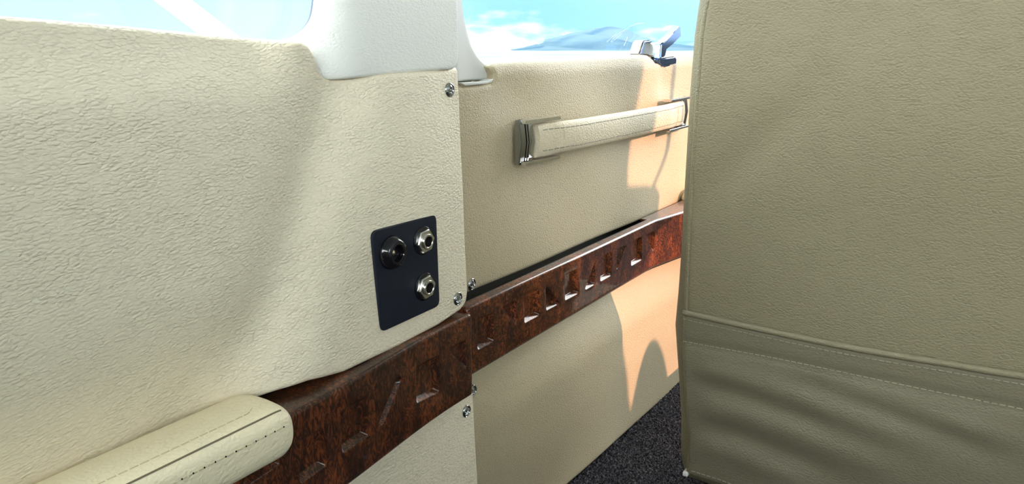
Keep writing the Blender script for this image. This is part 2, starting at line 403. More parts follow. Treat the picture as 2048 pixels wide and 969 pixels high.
bk = N(nt, 'ShaderNodeMapRange'); bk.interpolation_type = 'SMOOTHSTEP'; bk.inputs['From Min'].default_value = -.15; bk.inputs['From Max'].default_value = -.62; L(sp.outputs['Y'], bk.inputs['Value'])
ab = N(nt, 'ShaderNodeMapRange'); ab.inputs['From Min'].default_value = -.02; ab.inputs['From Max'].default_value = .02; L(sp.outputs['Z'], ab.inputs['Value'])
bm_ = N(nt, 'ShaderNodeMath', operation='MULTIPLY'); L(bk.outputs[0], bm_.inputs[0]); L(ab.outputs[0], bm_.inputs[1])
mb_ = N(nt, 'ShaderNodeMix', data_type='RGBA'); L(bm_.outputs[0], mb_.inputs['Factor']); L(mh.outputs['Result'], mb_.inputs['A']); mb_.inputs['B'].default_value = (9.0, 9.6, 9.5, 1)
dp = N(nt, 'ShaderNodeVectorMath', operation='DOT_PRODUCT'); dp.inputs[1].default_value = Vector((.25, .83, .5)).normalized(); L(tc.outputs['Generated'], dp.inputs[0])
fr = N(nt, 'ShaderNodeMapRange'); fr.interpolation_type = 'SMOOTHSTEP'; fr.inputs['From Min'].default_value = .84; fr.inputs['From Max'].default_value = .97; L(dp.outputs['Value'], fr.inputs['Value'])
mf = N(nt, 'ShaderNodeMix', data_type='RGBA'); L(fr.outputs[0], mf.inputs['Factor']); L(mb_.outputs['Result'], mf.inputs['A']); mf.inputs['B'].default_value = (8, 8.1, 8, 1)      # bright unseen patch added ahead of the windscreen for trim highlights
L(mf.outputs['Result'], bg.inputs['Color']); bg.inputs['Strength'].default_value = 1.0
sd = bpy.data.lights.new('sun', 'SUN'); so = bpy.data.objects.new('sun', sd); COL.objects.link(so)
sd.energy = 4.1; sd.color = (1, .55, .37); sd.angle = math.radians(.55)
so.rotation_euler = SUN.to_track_quat('Z', 'Y').to_euler(); so.location = (8, 1, 5)

sc.view_settings.view_transform = 'Standard'; sc.view_settings.look = 'None'; sc.view_settings.exposure = .54; sc.view_settings.gamma = 1
sc.view_settings.use_curve_mapping = False
sc.cycles.max_bounces = 10; sc.cycles.diffuse_bounces = 6; sc.cycles.transparent_max_bounces = 12; sc.cycles.sample_clamp_indirect = 8

# ================================================================== cabin shell
ZB, ZT = -H, .66
hullX = -.43
W1R = hx(648, -20, -.416)[1] + .034
# left hull with two window openings
v, f = pad([(-1.3, ZB), (2.3, ZB), (2.3, ZT), (-1.3, ZT)], hullX, h=.08, r=0, thick=.01,
           holes=[rounded([(-.46, -.020), (W1R, -.020), (W1R, .405), (-.46, .405)], [.07, .085, .07, .07]), rounded([(.495, -.018), (1.76, -.018), (1.56, .43), (.495, .43)], .06)], hole_thick=.01)
struct(link('wall_left', v, f, M['hull']))
# floor carpet: the visible patch has real pile, the rest is coarser
def carpet():
    vs, fs = [], []
    def grid(x0, x1, y0, y1, nx, ny, amp):
        b = len(vs)
        for j in range(ny + 1):
            for i in range(nx + 1):
                vs.append((x0 + (x1 - x0) * i / nx + amp * random.uniform(-.25, .25), y0 + (y1 - y0) * j / ny + amp * random.uniform(-.25, .25), ZB + amp * random.random() ** 1.3))
        for j in range(ny):
            for i in range(nx):
                a = b + j * (nx + 1) + i; fs.append((a, a + 1, a + nx + 2, a + nx + 1))
    grid(-.43, -.15, .62, 1.2, 170, 350, .0035)
    for q in ((-.43, .9, -1.3, .62), (-.43, .9, 1.2, 2.3), (-.15, .9, .62, 1.2)): grid(*q, 4, 4, 0)
    return vs, fs
v, f = carpet(); fl = struct(link('floor', v, f, M['carpet'], sharp=180))
# ceiling
b_ = MB(); b_.box((-.44, -1.3, ZT), (.91, 1.75, ZT + .02)); struct(b_.build('ceiling', M['liner'], smooth=False))
# right wall: rear window, and the front one whose rounded rear edge shapes the sun patch on the door
RX = .9
def to_right(p, X=RX):
    t = (X - p[0]) / SUN.x; return (p[1] + t * SUN.y, p[2] + t * SUN.z)
edge = [to_right(hx(x, y, -.402)) for x, y in ((1296, 60), (1290, 110), (1268, 250), (1250, 350))] + [to_right(hx(1244, 440, -.402))] + \
       [to_right(hx(x, y, -.37)) for x, y in ((1246, 600), (1262, 700), (1278, 800), (1296, 880), (1303, 930))]
edge[0] = (edge[0][0] + .01, min(edge[0][1], ZT - .03))
front_w = edge + [(edge[-1][0] + .03, edge[-1][1] - .03), (1.95, edge[-1][1] - .03), (1.75, .5), (1.6, ZT - .02), (edge[0][0] + .06, ZT - .02)]
rear_w = rounded([(-.5, .02), (.62, .02), (.62, .52), (-.5, .52)], .08)
v, f = pad([(-1.3, ZB), (2.3, ZB), (2.3, ZT), (-1.3, ZT)], RX, h=.08, r=0, thick=.0, holes=[rear_w, front_w], hole_thick=.01)
struct(link('wall_right', v, f, M['liner'], smooth=False))
b_ = MB(); b_.box((-.43, -1.32, ZB), (.9, -1.3, .16)); b_.box((-.43, -1.32, .62), (.9, -1.3, ZT)); struct(b_.build('wall_rear', M['hull'], smooth=False))
b_ = MB(); b_.box((-.43, 2.3, ZB), (.9, 2.32, .02)); struct(b_.build('wall_front', M['hull'], smooth=False))

# ================================================================== rear side panel
def f_rear(y, z):
    yv = .262 + (z + .22) * .5
    right = -.369 - .004 * float(sm(.44, .50, y)) - .004 * float(sm(-.12, .0, z))
    left = -.378 - .013 * float(sm(-.13, -.22, z))
    t = float(sm(-.045, .06, y - yv))
    base = left * (1 - t) + right * t
    val = -.0075 * math.exp(-((y - yv) / .026) ** 2) * (1 - .6 * float(sm(-.16, -.22, z)))
    return base + val + .0015 * math.sin(y * 37 + z * 21)
roll = lambda y, z: f_rear(y, z) - .010 * float(sm(-.035, .012, z)) * (1 - float(sm(.30, .33, y)))
px_top = [(-260, 8), (0, 31), (250, 52), (480, 74), (580, 82), (606, 84), (620, 92), (632, 112), (640, 138), (649, 152), (665, 158), (780, 148), (905, 138), (918, 136)]
px_right = [(921, 200), (926, 330), (932, 480), (937, 585), (934, 607), (922, 622)]
px_bot = [(880, 651), (800, 694), (740, 722), (690, 746), (620, 764), (560, 783), (480, 809), (400, 842), (280, 897), (120, 975), (0, 1035), (-260, 1170)]
out = YZ(px_top, roll) + YZ(px_right, roll) + YZ(px_bot, roll)
v, f = pad(out, roll, h=.0032, r=.0035, thick=.03, step_edge=.003)
side = tag(link('side_panel', v, f, M['panel']), 'large cream pebbled leather side panel that carries the black jack plate', 'side panel')

def screw(c, parent, r=.0058, rot=.3, m=None):
    c = Vector(c); mb = MB()
    lathe([(r * 1.0, -.004), (r * 1.0, .0006), (r * .96, .0013), (r * .86, .0015), (r * .78, .0009)], c, n=32, mb=mb)
    nr, na = 16, 56; vs = []; fs = []
    for i in range(nr + 1):
        q = i / nr * .8 * r
        for k in range(na):
            a = 2 * math.pi * k / na; u, w_ = q * math.cos(a), q * math.sin(a)
            h = .0008 + .0016 * (1 - (q / (.8 * r)) ** 2)
            cr, sr = math.cos(rot), math.sin(rot); p, s_ = u * cr + w_ * sr, -u * sr + w_ * cr
            d = min(max(abs(p) - .14 * r, 0), 9) if abs(p) < abs(s_) else max(abs(s_) - .14 * r, 0)
            if q < .56 * r: h -= .0017 * max(0, 1 - d / (.1 * r))
            vs.append(c + Vector((h, u, w_)))
    for i in range(nr):
        for k in range(na):
            l = (k + 1) % na; fs.append((i * na + k, i * na + l, (i + 1) * na + l, (i + 1) * na + k))
    mb.add(vs, fs)
    return mb.build('screw', M['screw'], parent, sharp=55)
for (x, y, ro) in ((898, 180, .4), (914.5, 598, .7)):
    p = hx(x, y, roll); screw((p[0], p[1], p[2]), side, rot=ro)

# lower rear panel
f_low = lambda y, z: -.377 + .004 * math.sin(y * 11 + z * 9)
ol = YZ([(560, 1010), (700, 930), (800, 860), (945, 760), (948, 800), (952, 880), (958, 985), (962, 1100), (420, 1450), (300, 1180)], f_low)
v, f = pad(ol, f_low, h=.005, r=.003, thick=.007)
low = tag(link('lower_side_panel', v, f, M['panel']), 'cream leather panel under the nearer wood trim, with one chrome screw', 'side panel')
p = hx(932, 823, f_low); screw(p, low, rot=.9)

# pillar cover
def f_pil(y, z):
    return -.3745 - .032 * float(sm(.385, .305, y)) ** 1.3 - .004 * float(sm(.02, .12, z)) - .012 * float(sm(-.02, .05, z)) * float(sm(.40, .32, y))
ol = YZ([(645, -420), (655, -20), (649, 35), (634, 65), (610, 84), (622, 105), (633, 135), (648, 157), (668, 160), (780, 150), (908, 139), (917, 131), (919, 110), (917, 0), (905, -420)], f_pil)
v, f = pad(ol, f_pil, h=.004, r=.003, thick=.008, step_edge=.003)
tag(link('pillar_cover', v, f, M['pillar']), 'white textured plastic cover on the pillar between the two windows', 'pillar cover')

# window 1: pane, bead frame
def window(name, loop, X, pane_loop):
    v = [(X, y, z) for y, z in pane_loop]; n = len(v)
    v2 = [(X - .004, y, z) for y, z in pane_loop]
    o = struct(link(name, v + v2, [tuple(range(n)), tuple(range(2 * n - 1, n - 1, -1))] + [(i, n + i, n + (i + 1) % n, (i + 1) % n) for i in range(n)], M['pane'], smooth=False))
    return o
WR = hx(648, -20, -.416)[1]
wa = window('window_1', None, -.437, rounded([(-.46, -.04), (WR + .045, -.04), (WR + .045, .41), (-.46, .41)], .08))
c1 = [hx(x, y, -.416)[1:] for x, y in ((648, -20), (640, 38), (618, 72), (585, 92), (540, 99))]
corner = smooth_path([(c1[0][0] + .002, .10), (c1[0][0] + .001, .05)] + c1, 8)
loop = corner + [(.0, c1[-1][1] - .004), (-.40, c1[-1][1] - .004)] + [(-.445, .02), (-.455, .07), (-.455, .33), (-.43, .385), (-.38, .40), (c1[0][0] - .08, .40), (c1[0][0] - .02, .385), (c1[0][0] + .002, .34)]
lp = resample(loop, .006)
tube([(-.418, a, b) for a, b in lp], .0052, n=14, closed=True, up=(1, 0, 0)).build('window_frame', M['bead'], wa)
tube([(-.4212, a, b) for a, b in lp], .0042, n=10, closed=True, up=(1, 0, 0)).build('seal', M['rubber'], wa)

# window 2: pane, white frame with the swept lower corner
f_fr = lambda y, z: -.4 - .012 * float(sm(.5, .56, y))
wb = window('window_2', None, -.437, rounded([(.49, -.045), (1.77, -.045), (1.57, .44), (.49, .44)], .06))
inner = YZ([(927, -60), (926, 0), (929, 30), (936, 62), (946, 92), (958, 112), (972, 126), (985, 133)], f_fr)
tip = YZ([(988, 142), (988, 152), (984, 158), (974, 161), (922, 163)], f_fr)
lft = YZ([(914, 163), (905, 0), (900, -60)], f_fr)
zt_ = .44
outer_ring = [lft[0], lft[1], (lft[1][0] - .01, .3), (lft[1][0], zt_), (1.6, zt_)][::-1]
inner_up = [(inner[0][0] + .004, .3), (inner[0][0] + .03, .39), (1.55, .405), (1.6, .39)]
poly = inner[::-1] + inner_up + outer_ring
poly = tip[::-1][:0] + inner + tip + lft + [(lft[-1][0] - .004, .3), (lft[-1][0], zt_), (1.6, zt_), (1.6, .405), (inner[0][0] + .06, .40), (inner[0][0] + .02, .36), (inner[0][0] + .006, .28)]
v, f = pad(poly, f_fr, h=.006, r=.003, thick=.010, step_edge=.004)
link('window_frame', v, f, M['white'], wb)
led = YZ([(923, 166), (975, 163), (986, 158), (984, 164), (972, 168), (930, 172)], -.401)
v, f = pad(led, -.4005, h=.0015, r=.0006, thick=.01); link('frame_ledge', v, f, M['white'], wb)
# fine scratches in the pane
for arc in (((1226, 78), (1240, 66), (1256, 56), (1272, 48), (1288, 46)), ((1248, 92), (1252, 82), (1255, 74)), ((1222, 84), (1226, 78), (1229, 80))):
    tube(smooth_path([hx(x, y, -.4362) for x, y in arc], 5), .00011, n=5).build('scratch', M['scratch'], wb)

# ================================================================== door upper panel
def f_door(y, z):
    d = -.4015 - .005 * float(sm(-.026, -.006, z)) * (1 - .3 * float(sm(.93, .96, y)))
    d += .004 * float(sm(-.1, -.21, z))
    d -= .004 * math.exp(-(((y - .60) / .05) ** 2 + ((z + .04) / .03) ** 2))            # puckered round the strap bracket
    d += .003 * math.exp(-(((y - .56) / .04) ** 2 + ((z + .06) / .05) ** 2))
    d -= .004 * math.exp(-(((y - .985) / .03) ** 2 + ((z + .045) / .03) ** 2))
    return d + .0012 * math.sin(y * 23 + z * 31)
top = [(905, 172), (985, 166), (990, 158), (990, 148), (982, 134), (988, 127), (1000, 124), (1150, 116.5), (1285, 109.5), (1298, 111), (1307, 118), (1313, 127), (1338, 125), (1341, 114), (1348, 108), (1400, 104), (1460, 101)]
bot = [(1460, 367), (1372, 403), (1310, 429), (1130, 506), (950, 582), (905, 601)]
out = YZ(top, f_door) + YZ(bot, f_door)
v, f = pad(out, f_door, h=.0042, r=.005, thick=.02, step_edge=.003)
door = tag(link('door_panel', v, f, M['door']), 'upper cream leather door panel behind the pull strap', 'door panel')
p = hx(942.5, 569, f_door); screw(p, door, rot=.2)

# door lower panel
def f_dlow(y, z):
    s = float(sm(-.275, -.36, z)); d = -.402 + .022 * s * float(sm(.40, .60, y)) - .006 * float(sm(-.40, -.5, z))
    return d + .0015 * math.sin(y * 13 + z * 17)
ol = YZ([(915, 762), (950, 715), (1130, 600), (1310, 505), (1372, 474), (1470, 420), (1470, 690), (1365, 768), (1250, 870), (1140, 969), (1040, 1062), (945, 1155)], f_dlow)
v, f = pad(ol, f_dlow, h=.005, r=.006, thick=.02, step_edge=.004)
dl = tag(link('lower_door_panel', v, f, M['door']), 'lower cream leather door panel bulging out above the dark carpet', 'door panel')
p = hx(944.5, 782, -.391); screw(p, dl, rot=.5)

# ================================================================== wood trims
def rectify(P): return [np.array(p) for p in P]
def holes_of(lst, f, r=.0045):
    return [ccw(YZ(q, f)) for q in lst]
f_dt = lambda y, z: -.372 + (.0 if y < .904 else .16 * (y - .904) + .02 * float(sm(1.0, 1.2, y)))
R = [[(953.5, 638), (986, 624), (989, 684), (955, 703)], [(1000.6, 613), (1034, 600), (1035, 656)], [(1046.5, 590), (1078, 576), (1080, 632), (1049, 649)],
     [(1090.5, 567), (1092.6, 623.5), (1121, 608)], [(1129.5, 549), (1155, 537), (1157.5, 588), (1130, 603)], [(1192, 517), (1167.7, 583.5), (1190, 570)],
     [(1201, 513), (1224, 502), (1223, 552), (1200.6, 565)], [(1233.5, 498), (1255, 488.5), (1233, 546)], [(1264, 482), (1284, 472), (1284, 520.5), (1262, 534)],
     [(1292.5, 469), (1311, 460), (1307.5, 508)]]
zt = hx(950, 610, -.372)[2]; zb = hx(950, 748, -.372)[2]
ya = hx(935, 617, -.372)[1]
ol = [(ya, zb), (.9, zb - .0), (1.28, zb), (1.28, zt), (.9, zt), (ya, zt)]
v, f = pad(ol, f_dt, h=.0045, r=.0032, thick=.008, holes=holes_of(R, f_dt), depth=.0052, bevel=.0036, step_edge=.004)
dt = tag(link('wood_trim', v, f, M['wood2']), 'farther burl wood trim strip along the door, its end in sunlight', 'wood trim')
tv, tf = [], []
for y in np.linspace(.902, 1.275, 24): X = f_dt(y, 0); tv += [(X - .006, y, zt - .0004), (-.3925, y, zt - .0004), (-.3925, y, zt - .008), (X - .006, y, zt - .008)]
for i in range(23):
    for k in range(4): tf.append((i * 4 + k, i * 4 + (k + 1) % 4, i * 4 + 4 + (k + 1) % 4, i * 4 + 4 + k))
tf += [(0, 1, 2, 3), (92, 95, 94, 93)]
link('end_block_top', tv, tf, M['wood2'], dt, smooth=False)
# black strips added: block sun behind the trim, draw the dark gap under it
bk_v, bk_f = [], []
for y in np.linspace(ya + .004, 1.27, 30):
    X = f_dt(y, 0); bk_v += [(X - .0105, y, zb - .001), (X - .0105, y, zt - .009), (-.4005, y, zt - .009), (-.4005, y, zb - .001)]
for i in range(29):
    for k in range(4): bk_f.append((i * 4 + k, i * 4 + (k + 1) % 4, i * 4 + 4 + (k + 1) % 4, i * 4 + 4 + k))
link('sun_block_strip', bk_v, bk_f, M['gap_black'], dt, smooth=False)
gap_strip = [(f_dt(y, 0) - .012, y, zb - .002) for y in np.linspace(ya, 1.28, 40)]
tube(gap_strip, .006, n=10, ry=.004).build('gap_shade_strip', M['gap_black'], dt)

f_rt = lambda y, z: -.366 + .0145 * float(sm(.47, .27, y)) + .012 * float(sm(.27, .05, y))
R2 = [[(895, 698), (932.5, 679), (935, 746)], [(831, 735), (877, 710), (879.5, 786), (833, 810)], [(807, 754), (764, 857), (759, 846), (787, 764)],
      [(679, 822), (731, 794), (738, 873), (684, 911)], [(603, 880), (648, 853), (653, 933), (598, 973)], [(500, 925), (556, 885), (561, 930), (480, 985)]]
R2[2] = [(806, 755), (764.5, 857), (757, 846), (791, 763)]
zt2 = hx(940, 630, -.366)[2]; zb2 = hx(948, 790, -.366)[2]
ye = hx(946, 700, -.366)[1]
ol = rounded([(-.3, zb2), (ye, zb2), (ye, zt2), (-.3, zt2)], [0, .004, .004, 0])
v, f = pad(ol, f_rt, h=.0045, r=.0032, thick=.03, holes=holes_of(R2, f_rt), depth=.0048, bevel=.0040, step_edge=.004)
rt = tag(link('wood_trim', v, f, M['wood']), 'nearer dark burl wood trim strip running behind the stitched armrest pad', 'wood trim')

# ================================================================== armrest pads
def armrest(y0, y1, zc, prof, name, label, m, endr=.02):
    """prof: closed (X, z) cross-section, clockwise from the back; the pad ends round off"""
    P = smooth_path([(a, b, 0) for a, b in prof], 6, closed=True); P = [(a, b) for a, b, _ in P]
    c = np.mean(np.array(P), 0); n = len(P); vs = []; fs = []; ys = []
    ys = list(np.arange(y0 + endr, y1 - endr, .006))
    st = [(y, 1.0) for y in ys]
    ends = [(1 - math.cos(q) ) for q in np.linspace(0, math.pi / 2, 9)]
    cap = [(y1 - endr + endr * math.sin(q), math.cos(q)) for q in np.linspace(.0, math.pi / 2 * .96, 10)]
    cap0 = [(y0 + endr - endr * math.sin(q), math.cos(q)) for q in np.linspace(math.pi / 2 * .96, .1, 9)]
    st = cap0 + st + cap
    half = np.max(np.abs(np.array(P) - c), 0)
    for y, s in st:
        for a, b in P:
            # shrink by an absolute amount (endr) so that the end is a rounded box, not a cone
            k = np.array([max(0, 1 - endr * (1 - s) / half[0]), max(0, 1 - endr * (1 - s) / half[1])])
            q = c + (np.array([a, b]) - c) * k; vs.append((q[0], y, q[1]))
    for i in range(len(st) - 1):
        for k in range(n):
            l = (k + 1) % n; fs.append((i * n + k, (i + 1) * n + k, (i + 1) * n + l, i * n + l))
    fs.append(tuple(range(n))); fs.append(tuple((len(st) - 1) * n + k for k in reversed(range(n))))
    bm = bmesh.new(); vv = [bm.verts.new(p) for p in vs]
    for q in fs: bm.faces.new([vv[i] for i in q])
    bmesh.ops.recalc_face_normals(bm, faces=bm.faces[:]); mb = MB().bm(bm)
    return tag(mb.build(name, m), label, 'armrest')
def stitches(paths, name, m, parent, ln=.0042, gap=.0018, r=.00045, lift=(0, 0, 0)):
    mb = MB()
    for P in paths:
        P = [np.array(p, float) + np.array(lift) for p in P]; seg = [0]
        for a, b in zip(P, P[1:]): seg.append(seg[-1] + np.linalg.norm(b - a))
        def at(s):
            i = max(0, min(len(P) - 2, int(np.searchsorted(seg, s)) - 1)); t = (s - seg[i]) / max(1e-9, seg[i + 1] - seg[i]); return P[i] + (P[i + 1] - P[i]) * t
        s = 0
        while s + ln < seg[-1]:
            a, b = at(s), at(s + ln); mid = at(s + ln / 2)
            tube([a, mid, b], r, n=6, mb=mb); s += ln + gap
    return mb.build(name, m, parent)
arm = armrest(-.25, .2735, -.22, [(-.3885, -.236), (-.3885, -.219), (-.3845, -.2125), (-.376, -.2092), (-.362, -.2082), (-.350, -.2090), (-.3445, -.2104), (-.3412, -.2128), (-.3388, -.2160), (-.3376, -.2205), (-.3371, -.2265), (-.3373, -.2325), (-.3395, -.2385), (-.346, -.2425), (-.362, -.2445)],
              'armrest_pad', 'padded cream leather armrest with double stitching on the nearer wood trim', M['arm'], .0125)
dg = bpy.context.evaluated_depsgraph_get(); dg.update()
def onto(o, start, direction):
    """drop a point onto the surface of a thing"""
    inv = o.matrix_world.inverted(); s = inv @ (Vector(start) + Vector((0, 0, H))); ok, loc, nor, _ = o.ray_cast(s, Vector(direction))
    if not ok: return None
    p = o.matrix_world @ loc; return (p.x, p.y, p.z - H)
bpy.context.view_layer.update()
ysA = np.linspace(-.2, .2665, 140)
def line_on_arm(x, z, d, ys=ysA): return [p for p in (onto(arm, (x - .1 * d[0], y, z - .1 * d[2]), d) for y in ys) if p]
dn = (0, 0, -1); ins = (-.8, 0, -.6)
seam_l = line_on_arm(-.3435, -.2115, (-.6, 0, -.8))
tube(seam_l, .0006, n=6).build('seam', M['seam'], arm)
up_l = line_on_arm(-.3515, -.2075, dn)
cv = [p for p in up_l if p[1] < .252] ; cv += [(cv[-1][0] - .004, cv[-1][1] + .006, cv[-1][2]), (cv[-1][0] - .012, cv[-1][1] + .010, cv[-1][2] - .0006)]
lo_l = line_on_arm(-.3365, -.2195, (-1, 0, 0))
stitches([cv], 'stitching', M['thread'], arm, ln=.0046, gap=.0012, r=.00042)
stitches([lo_l], 'stitching', M['thread'], arm, ln=.0046, gap=.0012, r=.00042)
mbh = MB()
for i in range(2, len(lo_l), 2):
    if lo_l[i][1] > .0: lathe([(.0006, .0001), (.0005, .0004), (0, .0005)], lo_l[i], n=8, mb=mbh)
mbh.build('needle_hole', M['hole'], arm)
# the second pad on the far trim (only its end shows beside the seat)
arm2 = armrest(1.052, 1.30, -.21, [(-.394, -.225), (-.394, -.208), (-.38, -.2), (-.35, -.197), (-.325, -.2), (-.312, -.209), (-.312, -.226), (-.33, -.236)],
               'armrest_pad', 'small visible end of a cream armrest pad beside the seat edge', M['arm'], .014)
stitches([[p for p in (onto(arm2, (-.325, y, -.1), dn) for y in np.linspace(1.06, 1.28, 40)) if p]], 'stitching', M['thread'], arm2)

# ================================================================== jack plate
pj = hx(812, 548, roll)
c4 = YZ([(744, 466), (873, 429), (880, 612), (763, 666)], pj[0] + .001)
Xj = pj[0] + .0022
# the plate lies flat on a flattened place of the leather
yj0, yj1 = (c4[0][0] + c4[3][0]) / 2, (c4[1][0] + c4[2][0]) / 2
zj1, zj0 = (c4[0][1] + c4[1][1]) / 2, (c4[2][1] + c4[3][1]) / 2
cor = [roll(y, z) for y in (yj0, yj1) for z in (zj0, zj1)]
slope = ((cor[2] + cor[3]) - (cor[0] + cor[1])) / 2 / (yj1 - yj0)
f_pl = lambda y, z: Xj + slope * (y - pj[1]) * .6
jack = thing('jack_plate', (Xj, (yj0 + yj1) / 2, zj0), 'black rounded plate with headset sockets screwed to the cream side panel', 'socket plate')
v, f = pad(rounded(YZ([(744, 464), (873, 428), (880, 612), (763, 666)], f_pl), .006), f_pl, h=.005, r=.0008, thick=.007, step_edge=.0012)
link('plate', v, f, M['black'], jack)
ax = Vector((1, -slope * .6, 0)).normalized()
def nut(px, py):
    c = hx(px, py, f_pl); mb = MB(); R0 = .0098
    hexa = rounded([(R0 * math.cos(q), R0 * math.sin(q)) for q in [math.pi / 6 + k * math.pi / 3 + .12 for k in range(6)]], .0006, 3)
    Rm = rotate_to(ax); C = Vector(c); vs = []; fs = []; n = len(hexa)
    cham = [min(1, .0088 / math.hypot(*p)) for p in hexa]
    prof = [(0, [1] * n, .0006), (1, [1] * n, .0030), (2, [min(1, k * 1.02) for k in cham], .0040)]
    for _, k, h in prof: vs += [C + Rm @ Vector((p[0] * kk, p[1] * kk, h)) for p, kk in zip(hexa, k)]
    inner = [(.0062 * p[0] / math.hypot(*p), .0062 * p[1] / math.hypot(*p)) for p in hexa]; vs += [C + Rm @ Vector((p[0], p[1], .0041)) for p in inner]
    for i in range(3): fs += [(i * n + k, i * n + (k + 1) % n, (i + 1) * n + (k + 1) % n, (i + 1) * n + k) for k in range(n)]
    mb.add(vs, fs)
    jk = lathe([(.0112, -.0005), (.0112, .0005), (.0108, .0008), (.006, .0009)], c, ax, mb=MB()).build('socket', M['gloss'], jack)
    jk['label'] = 'round washer under a steel nut'
    link('nut', mb.v, mb.f, M['nickel'], jk, sharp=25)['label'] = 'steel hexagon nut'
    lathe([(.0062, .0038), (.0062, .0054), (.0057, .006), (.0046, .006), (.0042, .0056), (.004, .001)], c, ax).build('sleeve', M['nickel'], jk)
    lathe([(.0041, .0022), (.0025, .0012), (0, .001)], c, ax).build('bore', M['hole'], jk)
nut(846, 482); nut(848.5, 574)
c = hx(783, 505, f_pl)
sk = lathe([(.0128, 0), (.0128, .0012), (.0122, .0028), (.0110, .0044), (.0100, .0062), (.0086, .0070), (.0066, .0070), (.0060, .0062), (.0056, .002), (0, .0015)], c, ax, n=56).build('socket', M['gloss'], jack)
sk['label'] = 'round black power socket'
lathe([(.0024, .0012), (.0024, .0032), (.0016, .0040), (0, .0042)], Vector(c) + Vector((0, -.0014, .0004)), ax, n=20).build('contact', M['brass'], sk)

# ================================================================== pull strap
XB = -.402
def yz(x, y, X): p = hx(x, y, X); return p[1], p[2]
ph = thing('pull_strap', (-.375, .77, -.1), 'cream stitched leather pull strap between two chrome brackets on the door', 'pull strap')
y0, zt0 = yz(1022, 240, XB); _, zb0 = yz(1030, 328, XB)
zmid = (zt0 + zb0) / 2
def bracket(sgn, y_in, zoff, L0=.060):
    """y runs from the outer end of the bracket (0) towards the strap; sgn = direction of the strap along y"""
    mb = MB(); mr = MB(); zt, zb, zm = zt0 + zoff, zb0 + zoff, zmid + zoff
    def ext(prof, ya, yb, bev=.0006, mb=mb):
        bm = bmesh.new(); A = [bm.verts.new((x, y_in + sgn * ya, z)) for x, z in prof]; B = [bm.verts.new((x, y_in + sgn * yb, z)) for x, z in prof]
        n = len(prof); bm.faces.new(A); bm.faces.new(B[::-1])
        for i in range(n): bm.faces.new((A[i], B[i], B[(i + 1) % n], A[(i + 1) % n]))
        bmesh.ops.recalc_face_normals(bm, faces=bm.faces[:])
        if bev: bmesh.ops.bevel(bm, geom=bm.edges[:], offset=bev, segments=2, affect='EDGES')
        mb.bm(bm)
    def chev(out, mid, e=0): return [(-.3980, zt - e), (out, zt - e), (mid, zm), (out, zb + e), (-.3980, zb + e)]
    ext(chev(-.3925, -.3895), 0, .0085)                          # end block
    ext(chev(-.3918, -.3888, .0005), .0100, .0118, mb=mr)               # thin ridges
    ext(chev(-.3910, -.3882, .001), .0130, .0146, mb=mr)
    ext(chev(-.3940, -.3915, .0035), .0085, .018)
    ext([(-.398, zt - .005), (-.3925, zt - .005), (-.3898, zm), (-.3925, zb + .005), (-.398, zb + .005)], .0150, .0245, .0006)   # faceted nose
    for za, zc, dz in ((zt, zt - .0035, .002), (zb + .0035, zb, .000)):            # side rails
        bm = bmesh.new(); bmesh.ops.create_cube(bm, size=1)
        for q in bm.verts:
            a = q.co.x + .5; yy = y_in + sgn * (.002 + a * L0)
            q.co = Vector(((-.3980 + (q.co.y + .5) * .0125 + .0035 * a * a), yy, (zc + (q.co.z + .5) * (za - zc)) ))
        bmesh.ops.recalc_face_normals(bm, faces=bm.faces[:])
        bmesh.ops.bevel(bm, geom=bm.edges[:], offset=.0008, segments=2, affect='EDGES'); mr.bm(bm)
    o = mb.build('bracket', M['chrome2'], ph, sharp=20); o['label'] = 'chrome end bracket with dark reflections in its colour'; q = mr.build('chrome_rails', M['chrome'], o, sharp=20); q['label'] = 'bright chrome side rails'
    return o
bracket(1, y0, 0)
yR = hx(1341, 205, -.385)[1] + .080
zoff = (hx(1345, 203, -.382)[2] + hx(1343, 257, -.382)[2]) / 2 - zmid - .001
bracket(-1, yR, zoff, .082)
# strap body: swept rounded band
path = [(y0 + .0262, zmid - .0005, -.3912, .0165), (y0 + .045, zmid + .0000, -.3880, .0168), (y0 + .062, zmid + .0005, -.3835, .0160)]
for t in np.linspace(.1, .92, 9):
    yy = y0 + .062 + t * (yR - y0 - .142)
    path.append((yy, zmid + zoff * (.05 + .95 * t) + .0005, -.3810 + .003 * math.sin(t * math.pi), .0160))
path += [(yR - .078, zmid + zoff, -.3845, .0165), (yR - .060, zmid + zoff, -.3870, .0165), (yR - .043, zmid + zoff, -.388, .017), (yR - .0265, zmid + zoff, -.3905, .017)]
sp_ = smooth_path(path, 12)
prof = []
n = 36
for k in range(n):
    q = 2 * math.pi * k / n; cx, sx = math.cos(q), math.sin(q)
    prof.append((math.copysign(abs(cx) ** .75, cx), math.copysign(abs(sx) ** .5, sx)))
vs, fs = [], []
for (y, z, X, hh) in sp_:
    for a, b in prof: vs.append((X + .0058 * a * (1 - .25 * b * b * (a > 0)), y, z + hh * b))
for i in range(len(sp_) - 1):
    for k in range(n):
        l = (k + 1) % n; fs.append((i * n + k, i * n + l, (i + 1) * n + l, (i + 1) * n + k))
fs.append(tuple(range(n))[::-1]); fs.append(tuple((len(sp_) - 1) * n + k for k in range(n)))
strap = link('strap', vs, fs, M['strap'], ph)
bpy.context.view_layer.update()
for zz in (.62, -.62):
    ln_ = [p for p in (onto(strap, (X + .05, y, z + hh * zz), (-1, 0, 0)) for (y, z, X, hh) in sp_[4:-4]) if p]
    stitches([ln_], 'stitching', M['threadseat'], strap, ln=.0062, gap=.0022, r=.00055)
